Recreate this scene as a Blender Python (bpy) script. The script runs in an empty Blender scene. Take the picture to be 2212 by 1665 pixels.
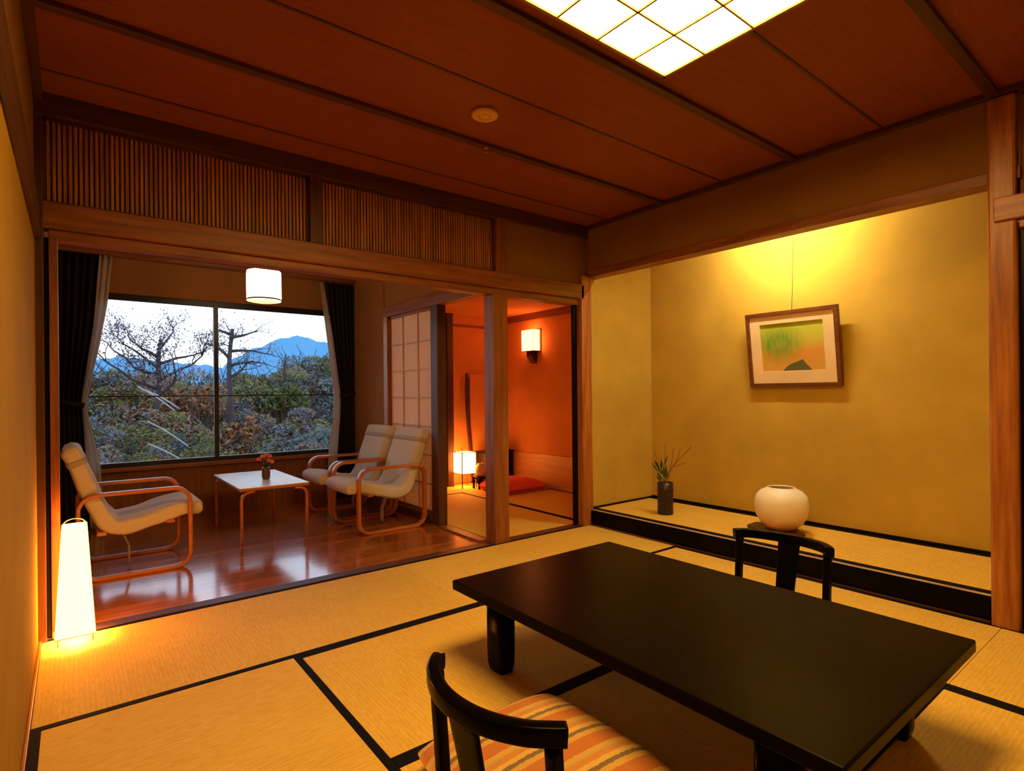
import bpy, math, random
from mathutils import Vector, Matrix
random.seed(7)
R = math.radians
PI = math.pi
sc = bpy.context.scene
COL = sc.collection

# ------------------------------------------------------------------ camera
YAW, ROLL = 0.6628038, R(-0.54544)
fwd = Vector((math.sin(YAW), math.cos(YAW), 0)); rgt = Vector((math.cos(YAW), -math.sin(YAW), 0)); upv = Vector((0, 0, 1))
r2 = rgt * math.cos(ROLL) + upv * math.sin(ROLL)
u2 = -rgt * math.sin(ROLL) + upv * math.cos(ROLL)
cd = bpy.data.cameras.new('camera'); cam = bpy.data.objects.new('camera', cd); COL.objects.link(cam)
m = Matrix.Identity(4)
for i in range(3):
    m[i][0] = r2[i]; m[i][1] = u2[i]; m[i][2] = -fwd[i]
m[2][3] = 1.17
cam.matrix_world = m
cd.sensor_width = 36; cd.lens = 36 * 1214.15 / 2212; cd.shift_y = 16.8 / 2212
cd.clip_start = 0.02; cd.clip_end = 3000
sc.camera = cam

# ------------------------------------------------------------------ world, colour management
sc.view_settings.view_transform = 'Standard'; sc.view_settings.look = 'None'
sc.view_settings.gamma = 1; sc.view_settings.use_curve_mapping = False
sc.view_settings.exposure = 0.0
w = bpy.data.worlds.new('dusk_sky'); sc.world = w; w.use_nodes = True
nt = w.node_tree; nt.nodes.clear()
wo = nt.nodes.new('ShaderNodeOutputWorld'); bg = nt.nodes.new('ShaderNodeBackground')
tc = nt.nodes.new('ShaderNodeTexCoord'); sx = nt.nodes.new('ShaderNodeSeparateXYZ'); rp = nt.nodes.new('ShaderNodeValToRGB')
nt.links.new(tc.outputs['Generated'], sx.inputs[0]); nt.links.new(sx.outputs['Z'], rp.inputs[0])
e = rp.color_ramp.elements
e[0].position = 0.02; e[0].color = (0.92, 0.93, 0.95, 1)
e[1].position = 0.5; e[1].color = (0.45, 0.62, 0.95, 1)
q = e.new(0.12); q.color = (0.80, 0.93, 1.0, 1)
nt.links.new(rp.outputs[0], bg.inputs[0]); bg.inputs[1].default_value = 2.6
nt.links.new(bg.outputs[0], wo.inputs[0])

# ------------------------------------------------------------------ key dimensions (metres)
XL, XR, YB, YO, ZC = -0.14, 3.61, -1.20, 3.53, 2.64     # main room
YI = 3.62                                               # far side of the opening's sill
YW = 6.20                                               # window wall
XP = 2.52                                               # partition between veranda and side room
XT = 4.50                                               # back wall of the alcove
XB = 4.61                                               # right wall of the side room
ZT = 0.134                                              # alcove floor

# light strengths
L_CEIL, L_FLOOR, L_PEND, L_SCONCE, L_ANDON, L_TOKO = 25.0, 18.0, 12.0, 12.5, 25.0, 320.0

# ------------------------------------------------------------------ materials
def mat(name):
    mm = bpy.data.materials.new(name); mm.use_nodes = True
    return mm, mm.node_tree, mm.node_tree.nodes['Principled BSDF']
def plain(name, col, rough=0.6, spec=0.5, metal=0.0, coat=0.0):
    mm, t, b = mat(name)
    n = t.nodes.new('ShaderNodeTexNoise'); n.inputs['Scale'].default_value = 9
    c = t.nodes.new('ShaderNodeTexCoord'); t.links.new(c.outputs['Object'], n.inputs[0])
    r = t.nodes.new('ShaderNodeValToRGB')
    r.color_ramp.elements[0].position = .3; r.color_ramp.elements[1].position = .7
    r.color_ramp.elements[0].color = (*[v * .9 for v in col], 1); r.color_ramp.elements[1].color = (*[min(1, v * 1.08) for v in col], 1)
    t.links.new(n.outputs[0], r.inputs[0]); t.links.new(r.outputs[0], b.inputs['Base Color'])
    b.inputs['Roughness'].default_value = rough; b.inputs['Specular IOR Level'].default_value = spec
    b.inputs['Metallic'].default_value = metal; b.inputs['Coat Weight'].default_value = coat
    return mm
def wood(name, dark, light, axis='X', scale=1.0, rough=0.45, stretch=14, spec=0.4, planks=None, coat=0.0):
    """streaky grain running along the given axis; planks=(axis, pitch, tone) adds boards of slightly different tone with dark joints"""
    mm, t, b = mat(name)
    c = t.nodes.new('ShaderNodeTexCoord'); mp = t.nodes.new('ShaderNodeMapping')
    s = [scale * stretch] * 3; s['XYZ'.index(axis)] = scale
    mp.inputs['Scale'].default_value = s
    t.links.new(c.outputs['Object'], mp.inputs[0])
    n = t.nodes.new('ShaderNodeTexNoise'); n.inputs['Scale'].default_value = 2.2; n.inputs['Detail'].default_value = 6; n.inputs['Roughness'].default_value = .62
    t.links.new(mp.outputs[0], n.inputs[0])
    r = t.nodes.new('ShaderNodeValToRGB'); el = r.color_ramp.elements
    el[0].position = .33; el[0].color = (*dark, 1); el[1].position = .68; el[1].color = (*light, 1)
    t.links.new(n.outputs[0], r.inputs[0])
    out = r.outputs[0]
    if planks:
        ax, pitch, tone = planks
        sp = t.nodes.new('ShaderNodeSeparateXYZ'); t.links.new(c.outputs['Object'], sp.inputs[0])
        dv = t.nodes.new('ShaderNodeMath'); dv.operation = 'DIVIDE'; dv.inputs[1].default_value = pitch; t.links.new(sp.outputs[ax], dv.inputs[0])
        fl = t.nodes.new('ShaderNodeMath'); fl.operation = 'FLOOR'; t.links.new(dv.outputs[0], fl.inputs[0])
        wn = t.nodes.new('ShaderNodeTexWhiteNoise'); wn.noise_dimensions = '1D'; t.links.new(fl.outputs[0], wn.inputs['W'])
        mr = t.nodes.new('ShaderNodeMapRange'); mr.inputs[3].default_value = 1 - tone; mr.inputs[4].default_value = 1 + tone
        t.links.new(wn.outputs[0], mr.inputs[0])
        fr = t.nodes.new('ShaderNodeMath'); fr.operation = 'FRACT'; t.links.new(dv.outputs[0], fr.inputs[0])
        lt = t.nodes.new('ShaderNodeMath'); lt.operation = 'GREATER_THAN'; lt.inputs[1].default_value = .03; t.links.new(fr.outputs[0], lt.inputs[0])
        md = t.nodes.new('ShaderNodeMath'); md.operation = 'MULTIPLY_ADD'; md.inputs[1].default_value = .5; md.inputs[2].default_value = .5; t.links.new(lt.outputs[0], md.inputs[0])
        ml = t.nodes.new('ShaderNodeMath'); ml.operation = 'MULTIPLY'; t.links.new(mr.outputs[0], ml.inputs[0]); t.links.new(md.outputs[0], ml.inputs[1])
        mx = t.nodes.new('ShaderNodeVectorMath'); mx.operation = 'SCALE'; t.links.new(out, mx.inputs[0]); t.links.new(ml.outputs[0], mx.inputs['Scale'])
        out = mx.outputs[0]
    t.links.new(out, b.inputs['Base Color'])
    b.inputs['Roughness'].default_value = rough; b.inputs['Specular IOR Level'].default_value = spec
    b.inputs['Coat Weight'].default_value = coat; b.inputs['Coat Roughness'].default_value = .09
    return mm
def plaster(name, col, bump=.15):
    mm, t, b = mat(name)
    c = t.nodes.new('ShaderNodeTexCoord'); n = t.nodes.new('ShaderNodeTexNoise'); n.inputs['Scale'].default_value = 3; n.inputs['Detail'].default_value = 8
    t.links.new(c.outputs['Object'], n.inputs[0])
    r = t.nodes.new('ShaderNodeValToRGB'); el = r.color_ramp.elements
    el[0].position = .3; el[1].position = .72
    el[0].color = (*[v * .88 for v in col], 1); el[1].color = (*[min(1, v * 1.06) for v in col], 1)
    t.links.new(n.outputs[0], r.inputs[0]); t.links.new(r.outputs[0], b.inputs['Base Color'])
    n2 = t.nodes.new('ShaderNodeTexNoise'); n2.inputs['Scale'].default_value = 260; t.links.new(c.outputs['Object'], n2.inputs[0])
    bp = t.nodes.new('ShaderNodeBump'); bp.inputs['Strength'].default_value = bump; bp.inputs['Distance'].default_value = .002
    t.links.new(n2.outputs[0], bp.inputs['Height']); t.links.new(bp.outputs[0], b.inputs['Normal'])
    b.inputs['Roughness'].default_value = .9; b.inputs['Specular IOR Level'].default_value = .15
    return mm
def weave(name, a, bcol, axis, pitch=.0165):
    """woven rush: fine ribs across the given axis plus a fibre noise"""
    mm, t, b = mat(name)
    c = t.nodes.new('ShaderNodeTexCoord'); sp = t.nodes.new('ShaderNodeSeparateXYZ'); t.links.new(c.outputs['Object'], sp.inputs[0])
    ml = t.nodes.new('ShaderNodeMath'); ml.operation = 'MULTIPLY'; ml.inputs[1].default_value = 2 * PI / pitch; t.links.new(sp.outputs[axis], ml.inputs[0])
    sn = t.nodes.new('ShaderNodeMath'); sn.operation = 'SINE'; t.links.new(ml.outputs[0], sn.inputs[0])
    n = t.nodes.new('ShaderNodeTexNoise'); n.inputs['Scale'].default_value = 70; n.inputs['Detail'].default_value = 4
    mp = t.nodes.new('ShaderNodeMapping'); s = [.35, .35, 1]; s['XYZ'.index(axis)] = 2.2; mp.inputs['Scale'].default_value = s
    t.links.new(c.outputs['Object'], mp.inputs[0]); t.links.new(mp.outputs[0], n.inputs[0])
    ma = t.nodes.new('ShaderNodeMath'); ma.operation = 'MULTIPLY_ADD'; ma.inputs[1].default_value = .07; t.links.new(sn.outputs[0], ma.inputs[0]); t.links.new(n.outputs[0], ma.inputs[2])
    n3 = t.nodes.new('ShaderNodeTexNoise'); n3.inputs['Scale'].default_value = 2.5; t.links.new(c.outputs['Object'], n3.inputs[0])
    m3 = t.nodes.new('ShaderNodeMath'); m3.operation = 'MULTIPLY_ADD'; m3.inputs[1].default_value = .35; t.links.new(n3.outputs[0], m3.inputs[0]); t.links.new(ma.outputs[0], m3.inputs[2])
    r = t.nodes.new('ShaderNodeValToRGB'); el = r.color_ramp.elements; el[0].position = .42; el[1].position = .95
    el[0].color = (*a, 1); el[1].color = (*bcol, 1); t.links.new(m3.outputs[0], r.inputs[0]); t.links.new(r.outputs[0], b.inputs['Base Color'])
    bp = t.nodes.new('ShaderNodeBump'); bp.inputs['Strength'].default_value = .18; bp.inputs['Distance'].default_value = .002
    t.links.new(ma.outputs[0], bp.inputs['Height']); t.links.new(bp.outputs[0], b.inputs['Normal'])
    b.inputs['Roughness'].default_value = .7; b.inputs['Specular IOR Level'].default_value = .25
    return mm
def glow(name, col, strength, base=(.9, .85, .75)):
    mm, t, b = mat(name)
    n = t.nodes.new('ShaderNodeTexNoise'); n.inputs['Scale'].default_value = 30; n.inputs['Detail'].default_value = 3
    mr = t.nodes.new('ShaderNodeMapRange'); mr.inputs[3].default_value = strength * .9; mr.inputs[4].default_value = strength * 1.1
    t.links.new(n.outputs[0], mr.inputs[0]); t.links.new(mr.outputs[0], b.inputs['Emission Strength'])
    b.inputs['Base Color'].default_value = (*base, 1); b.inputs['Emission Color'].default_value = (*col, 1); b.inputs['Roughness'].default_value = .8
    return mm
def cloth(name, col, scale=240, rough=.9):
    mm, t, b = mat(name)
    c = t.nodes.new('ShaderNodeTexCoord'); n = t.nodes.new('ShaderNodeTexNoise'); n.inputs['Scale'].default_value = scale; t.links.new(c.outputs['Object'], n.inputs[0])
    r = t.nodes.new('ShaderNodeValToRGB'); el = r.color_ramp.elements; el[0].position = .3; el[1].position = .7
    el[0].color = (*[v * .82 for v in col], 1); el[1].color = (*[min(1, v * 1.1) for v in col], 1)
    t.links.new(n.outputs[0], r.inputs[0]); t.links.new(r.outputs[0], b.inputs['Base Color'])
    bp = t.nodes.new('ShaderNodeBump'); bp.inputs['Strength'].default_value = .25; bp.inputs['Distance'].default_value = .002
    t.links.new(n.outputs[0], bp.inputs['Height']); t.links.new(bp.outputs[0], b.inputs['Normal'])
    b.inputs['Roughness'].default_value = rough; b.inputs['Specular IOR Level'].default_value = .12 if max(col) < .05 else .2; b.inputs['Sheen Weight'].default_value = 0 if max(col) < .05 else .1
    return mm

M = {}
DK, LT = (.17, .050, .014), (.34, .115, .032)
for a in 'XYZ': M['wood' + a] = wood('cedar_' + a, DK, LT, a)
for a in 'XYZ': M['dark' + a] = wood('stained_cedar_' + a, (.055, .018, .008), (.11, .036, .014), a, rough=.5)
for a in 'XYZ': M['pine' + a] = wood('polished_post_' + a, (.26, .075, .016), (.52, .20, .045), a, rough=.35)
M['ceiling'] = wood('ceiling_board', (.215, .050, .014), (.262, .066, .018), 'X', rough=.55, stretch=22, spec=.25)
M['slat'] = wood('reed_slat', (.30, .11, .03), (.55, .25, .075), 'Z', rough=.55, planks=('X', .021, .22))
M['slatback'] = wood('reed_backing', (.15, .045, .014), (.25, .085, .025), 'Z')
M['plaster'] = plaster('amber_plaster', (.36, .205, .018))
M['tokowall'] = plaster('ochre_plaster', (.55, .375, .060))
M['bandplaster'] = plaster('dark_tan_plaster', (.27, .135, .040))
M['redplaster'] = plaster('terracotta_plaster', (.72, .30, .10))
M['brownwall'] = plaster('brown_plaster', (.33, .155, .05))
M['verandafloor'] = wood('oiled_floorboard', (.35, .100, .018), (.47, .145, .028), 'X', rough=.16, stretch=16, coat=.5, spec=.7, planks=('Y', .075, .22))
M['tatX'] = weave('rush_x', (.66, .40, .050), (.82, .56, .11), 'X'); M['tatY'] = weave('rush_y', (.66, .40, .050), (.82, .56, .11), 'Y')
M['heri'] = cloth('black_binding', (.0045, .004, .0055), 400, .8)
M['lacquer'] = plain('black_lacquer', (.0045, .0026, .0022), .28, .032)
M['lacquer2'] = plain('black_lacquer_edge', (.0025, .0021, .0023), .20, .05)
M['stephighlight'] = plain('step_edge_highlight', (.46, .34, .25), .4)  # pale colour stands for the reflection along the lacquered beam's top edge
M['darkvoid'] = plain('sub_floor', (.05, .03, .02), .9)
M['blackframe'] = plain('black_aluminium', (.008, .008, .010), .4)
M['blackpaint'] = plain('black_lacquered_stile', (.004, .0035, .0035), .35, .15)
M['fusuma'] = plaster('pale_fusuma_paper', (.70, .62, .22), .05)
M['kraft'] = plaster('plain_fusuma_paper', (.60, .45, .22), .05)
def shoji_paper():
    mm, t, b = mat('shoji_paper'); o = [n for n in t.nodes if n.type == 'OUTPUT_MATERIAL'][0]
    n = t.nodes.new('ShaderNodeTexNoise'); n.inputs['Scale'].default_value = 60; n.inputs['Detail'].default_value = 5
    r = t.nodes.new('ShaderNodeValToRGB'); r.color_ramp.elements[0].color = (.90, .83, .75, 1); r.color_ramp.elements[1].color = (.96, .91, .86, 1)
    t.links.new(n.outputs[0], r.inputs[0]); t.links.new(r.outputs[0], b.inputs['Base Color']); b.inputs['Roughness'].default_value = .9
    tr = t.nodes.new('ShaderNodeBsdfTranslucent'); t.links.new(r.outputs[0], tr.inputs[0]); mx = t.nodes.new('ShaderNodeMixShader'); mx.inputs[0].default_value = .42
    t.links.new(b.outputs[0], mx.inputs[1]); t.links.new(tr.outputs[0], mx.inputs[2]); t.links.new(mx.outputs[0], o.inputs[0]); return mm
M['shojipaper'] = shoji_paper()
M['bent'] = wood('bent_beech', (.40, .115, .030), (.58, .20, .06), 'X', rough=.3, stretch=10)
M['cream'] = cloth('cream_upholstery', (.64, .57, .50))
M['tabletop'] = plain('white_laminate', (.84, .83, .82), .32, .7)
M['curtain'] = cloth('brown_black_curtain', (.020, .015, .012), 160)
def lining():
    mm = cloth('pale_curtain_lining', (.66, .60, .54), 160); t = mm.node_tree; b = t.nodes['Principled BSDF']; o = [n for n in t.nodes if n.type == 'OUTPUT_MATERIAL'][0]
    tr = t.nodes.new('ShaderNodeBsdfTranslucent'); tr.inputs[0].default_value = (.75, .72, .68, 1); mx = t.nodes.new('ShaderNodeMixShader'); mx.inputs[0].default_value = .45
    t.links.new(b.outputs[0], mx.inputs[1]); t.links.new(tr.outputs[0], mx.inputs[2]); t.links.new(mx.outputs[0], o.inputs[0]); return mm
M['lining'] = lining()
M['paper_ceiling'] = glow('lit_paper_ceiling', (1.0, .58, .16), L_CEIL)
M['paper_floor'] = glow('lit_paper_floor_lamp', (1.0, .34, .045), L_FLOOR)
M['paper_pendant'] = glow('lit_paper_pendant', (1.0, .68, .36), L_PEND)
M['paper_sconce'] = glow('lit_paper_sconce', (1.0, .27, .060), L_SCONCE)
M['paper_andon'] = glow('lit_paper_square_lamp', (1.0, .31, .05), L_ANDON)
M['tube'] = glow('lit_tube', (1.0, .80, .48), L_TOKO)
M['lampwood'] = wood('lamp_frame', (.25, .12, .03), (.45, .24, .07), 'X')
M['darkwire'] = plain('dark_wire', (.03, .02, .015), .5)
M['brass'] = plain('brass_wire', (.55, .38, .14), .35, .5, 1.0)
M['detector'] = plain('yellowed_plastic', (.62, .40, .10), .5)
M['ivory'] = None
M['vase'] = wood('bamboo_vase', (.012, .008, .010), (.04, .022, .022), 'Z', rough=.4)
M['leaf'] = plain('dark_leaf', (.02, .06, .02), .5)
M['twig'] = plain('dry_twig', (.16, .09, .03), .7)
M['slab'] = wood('burl_slab', (.035, .014, .008), (.09, .035, .015), 'Y', rough=.35)
M['walnut'] = wood('walnut_frame', (.10, .032, .010), (.20, .07, .022), 'Y', rough=.4)
M['mat_board'] = plaster('cream_mount', (.86, .66, .38), .03)
M['redcloth'] = cloth('red_cloth', (.78, .075, .035), 160)
M['pink'] = plain('pink_petal', (.75, .10, .09), .6); M['orangepetal'] = plain('orange_petal', (.75, .28, .09), .6)
M['flowervase'] = plain('brown_glazed_vase', (.12, .05, .02), .25)
M['palejar'] = plain('pale_jar', (.75, .55, .35), .4)
M['bark'] = wood('bark', (.018, .016, .020), (.06, .052, .055), 'Z', rough=.9)
M['palebark'] = plain('pale_dead_wood', (.30, .31, .33), .8)
def ivory():
    mm, t, b = mat('ivory_glaze')
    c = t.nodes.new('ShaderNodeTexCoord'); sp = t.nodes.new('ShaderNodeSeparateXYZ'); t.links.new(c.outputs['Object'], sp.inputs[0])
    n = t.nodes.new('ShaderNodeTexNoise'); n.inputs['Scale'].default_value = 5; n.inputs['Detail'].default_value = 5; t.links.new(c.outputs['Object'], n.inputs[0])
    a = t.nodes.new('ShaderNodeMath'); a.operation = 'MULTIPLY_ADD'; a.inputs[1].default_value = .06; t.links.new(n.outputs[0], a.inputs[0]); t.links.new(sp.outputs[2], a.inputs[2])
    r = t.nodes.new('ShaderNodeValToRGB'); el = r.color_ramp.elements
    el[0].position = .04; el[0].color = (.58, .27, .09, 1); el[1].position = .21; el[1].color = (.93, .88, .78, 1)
    t.links.new(a.outputs[0], r.inputs[0]); t.links.new(r.outputs[0], b.inputs['Base Color'])
    b.inputs['Roughness'].default_value = .42
    return mm
M['ivory'] = ivory()
def stripes():
    mm, t, b = mat('striped_cushion_cloth')
    c = t.nodes.new('ShaderNodeTexCoord'); sp = t.nodes.new('ShaderNodeSeparateXYZ'); t.links.new(c.outputs['Object'], sp.inputs[0])
    n = t.nodes.new('ShaderNodeTexNoise'); n.inputs['Scale'].default_value = 120; t.links.new(c.outputs['Object'], n.inputs[0])
    d = t.nodes.new('ShaderNodeMath'); d.operation = 'MULTIPLY_ADD'; d.inputs[1].default_value = 1 / .15; d.inputs[2].default_value = 20.62; t.links.new(sp.outputs[1], d.inputs[0])
    j = t.nodes.new('ShaderNodeMath'); j.operation = 'MULTIPLY_ADD'; j.inputs[1].default_value = .08; t.links.new(n.outputs[0], j.inputs[0]); t.links.new(d.outputs[0], j.inputs[2])
    f = t.nodes.new('ShaderNodeMath'); f.operation = 'FRACT'; t.links.new(j.outputs[0], f.inputs[0])
    r = t.nodes.new('ShaderNodeValToRGB'); r.color_ramp.interpolation = 'CONSTANT'; el = r.color_ramp.elements
    el[0].position = 0; el[0].color = (.50, .17, .035, 1); el[1].position = .34; el[1].color = (.60, .36, .09, 1)
    for p, cc in ((.48, (.20, .14, .07)), (.58, (.66, .42, .11)), (.70, (.56, .25, .05)), (.84, (.50, .36, .12)), (.90, (.62, .36, .08))):
        x = el.new(p); x.color = (*cc, 1)
    t.links.new(f.outputs[0], r.inputs[0]); t.links.new(r.outputs[0], b.inputs['Base Color']); b.inputs['Roughness'].default_value = .85
    return mm
M['stripes'] = stripes()
def painting():
    mm, t, b = mat('small_landscape_study')
    c = t.nodes.new('ShaderNodeTexCoord'); sp = t.nodes.new('ShaderNodeSeparateXYZ'); t.links.new(c.outputs['Generated'], sp.inputs[0])
    N = lambda k, **kw: t.nodes.new(k)
    n = N('ShaderNodeTexNoise'); n.inputs['Scale'].default_value = 5; n.inputs['Detail'].default_value = 5; t.links.new(c.outputs['Generated'], n.inputs[0])
    # wash: green at the top to ochre at the bottom
    a = N('ShaderNodeMath'); a.operation = 'MULTIPLY_ADD'; a.inputs[1].default_value = .35; t.links.new(n.outputs[0], a.inputs[0]); t.links.new(sp.outputs[2], a.inputs[2])
    r = N('ShaderNodeValToRGB'); el = r.color_ramp.elements
    el[0].position = .30; el[0].color = (.62, .36, .06, 1); el[1].position = 1.05; el[1].color = (.50, .58, .05, 1)
    q = el.new(.55); q.color = (.68, .30, .05, 1); q = el.new(.78); q.color = (.55, .48, .06, 1)
    t.links.new(a.outputs[0], r.inputs[0])
    # reeds on the left: stretched vertical noise
    mp = N('ShaderNodeMapping'); mp.inputs['Scale'].default_value = (1, 16, 2.2); t.links.new(c.outputs['Generated'], mp.inputs[0])
    n2 = N('ShaderNodeTexNoise'); n2.inputs['Scale'].default_value = 1.4; n2.inputs['Detail'].default_value = 3; t.links.new(mp.outputs[0], n2.inputs[0])
    d = N('ShaderNodeVectorMath'); d.operation = 'DISTANCE'; cv = N('ShaderNodeCombineXYZ'); t.links.new(sp.outputs[1], cv.inputs[1]); t.links.new(sp.outputs[2], cv.inputs[2])
    t.links.new(cv.outputs[0], d.inputs[0]); d.inputs[1].default_value = (0, .70, .58)
    m1 = N('ShaderNodeMapRange'); m1.inputs[1].default_value = .45; m1.inputs[2].default_value = .15; t.links.new(d.outputs['Value'], m1.inputs[0])
    m2 = N('ShaderNodeMath'); m2.operation = 'MULTIPLY'; t.links.new(m1.outputs[0], m2.inputs[0]); t.links.new(n2.outputs[0], m2.inputs[1])
    m3 = N('ShaderNodeMath'); m3.operation = 'MULTIPLY'; m3.inputs[1].default_value = 1.7; m3.use_clamp = True; t.links.new(m2.outputs[0], m3.inputs[0])
    mx = N('ShaderNodeMix'); mx.data_type = 'RGBA'; t.links.new(m3.outputs[0], mx.inputs[0]); t.links.new(r.outputs[0], mx.inputs[6]); mx.inputs[7].default_value = (.13, .30, .02, 1)
    # dark mound at the bottom
    def mth(op, x, y):
        k = N('ShaderNodeMath'); k.operation = op
        for i, q_ in enumerate((x, y)):
            if isinstance(q_, (int, float)): k.inputs[i].default_value = q_
            else: t.links.new(q_, k.inputs[i])
        return k.outputs[0]
    u_ = mth('SUBTRACT', 1.0, sp.outputs[1]); wob = mth('MULTIPLY', mth('SUBTRACT', n.outputs[0], .5), .10)
    left_ = mth('MULTIPLY', mth('POWER', mth('MAXIMUM', mth('SUBTRACT', u_, .33), 0.0), .62), .50); right_ = mth('MULTIPLY', mth('SUBTRACT', .80, u_), 1.7)
    class l2: outputs = [mth('LESS_THAN', mth('ADD', sp.outputs[2], wob), mth('MINIMUM', left_, right_))]
    mx2 = N('ShaderNodeMix'); mx2.data_type = 'RGBA'; t.links.new(l2.outputs[0], mx2.inputs[0]); t.links.new(mx.outputs[2], mx2.inputs[6]); mx2.inputs[7].default_value = (.10, .10, .03, 1)
    t.links.new(mx2.outputs[2], b.inputs['Base Color']); b.inputs['Roughness'].default_value = .6
    return mm
M['painting'] = painting()
def glass():
    mm = bpy.data.materials.new('window_glass'); mm.use_nodes = True; t = mm.node_tree; t.nodes.clear()
    o = t.nodes.new('ShaderNodeOutputMaterial'); mx = t.nodes.new('ShaderNodeMixShader'); fr = t.nodes.new('ShaderNodeFresnel'); fr.inputs[0].default_value = 1.45
    tr = t.nodes.new('ShaderNodeBsdfTransparent'); tr.inputs[0].default_value = (.95, .97, .98, 1); gl = t.nodes.new('ShaderNodeBsdfGlossy'); gl.inputs['Roughness'].default_value = .0
    t.links.new(fr.outputs[0], mx.inputs[0]); t.links.new(tr.outputs[0], mx.inputs[1]); t.links.new(gl.outputs[0], mx.inputs[2]); t.links.new(mx.outputs[0], o.inputs[0])
    return mm
M['glass'] = glass()
def foliage(name, cols):
    mm, t, b = mat(name)
    g = t.nodes.new('ShaderNodeNewGeometry'); r = t.nodes.new('ShaderNodeValToRGB'); el = r.color_ramp.elements; r.color_ramp.interpolation = 'CONSTANT'
    el[0].position = 0; el[0].color = (*cols[0], 1); el[1].position = 1 / len(cols); el[1].color = (*cols[1], 1)
    for i, cc in enumerate(cols[2:]):
        x = el.new((i + 2) / len(cols)); x.color = (*cc, 1)
    t.links.new(g.outputs['Random Per Island'], r.inputs[0]); t.links.new(r.outputs[0], b.inputs['Base Color'])
    b.inputs['Roughness'].default_value = .7; b.inputs['Specular IOR Level'].default_value = .2
    return mm
M['z_olive'] = foliage('olive_undergrowth', [(0.116, 0.124, 0.034), (0.171, 0.147, 0.039), (0.078, 0.096, 0.043), (0.217, 0.163, 0.046), (0.093, 0.116, 0.028)])
M['z_rust'] = foliage('rust_undergrowth', [(0.264, 0.116, 0.046), (0.171, 0.101, 0.054), (0.310, 0.163, 0.054), (0.155, 0.116, 0.093), (0.139, 0.132, 0.054), (0.202, 0.155, 0.139)])
M['z_blue'] = foliage('grey_undergrowth', [(.11, .135, .15), (.13, .14, .13), (.075, .095, .10), (.12, .13, .08), (.16, .16, .17), (.13, .10, .07)])
M['olive'] = foliage('olive_leaves', [(.075, .095, .02), (.10, .115, .03), (.05, .065, .02), (.12, .105, .03)])
M['greygreen'] = foliage('grey_green_leaves', [(.08, .11, .10), (.11, .13, .13), (.06, .08, .09), (.12, .14, .09)])
M['rust'] = foliage('rust_leaves', [(.20, .075, .02), (.15, .065, .03), (.24, .11, .035), (.10, .06, .035)])
M['green'] = foliage('grass_green_leaves', [(.06, .14, .03), (.09, .18, .04), (.05, .10, .03)])
M['lilac'] = foliage('mauve_twigs', [(.16, .13, .17), (.12, .10, .14), (.20, .14, .15)])
M['mountain'] = plain('haze_tinted_forest', (.105, .285, .42), .95, .05)  # aerial haze put into the base colour of the far forest
M['soil'] = plain('garden_soil', (.06, .06, .035), .95)

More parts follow.
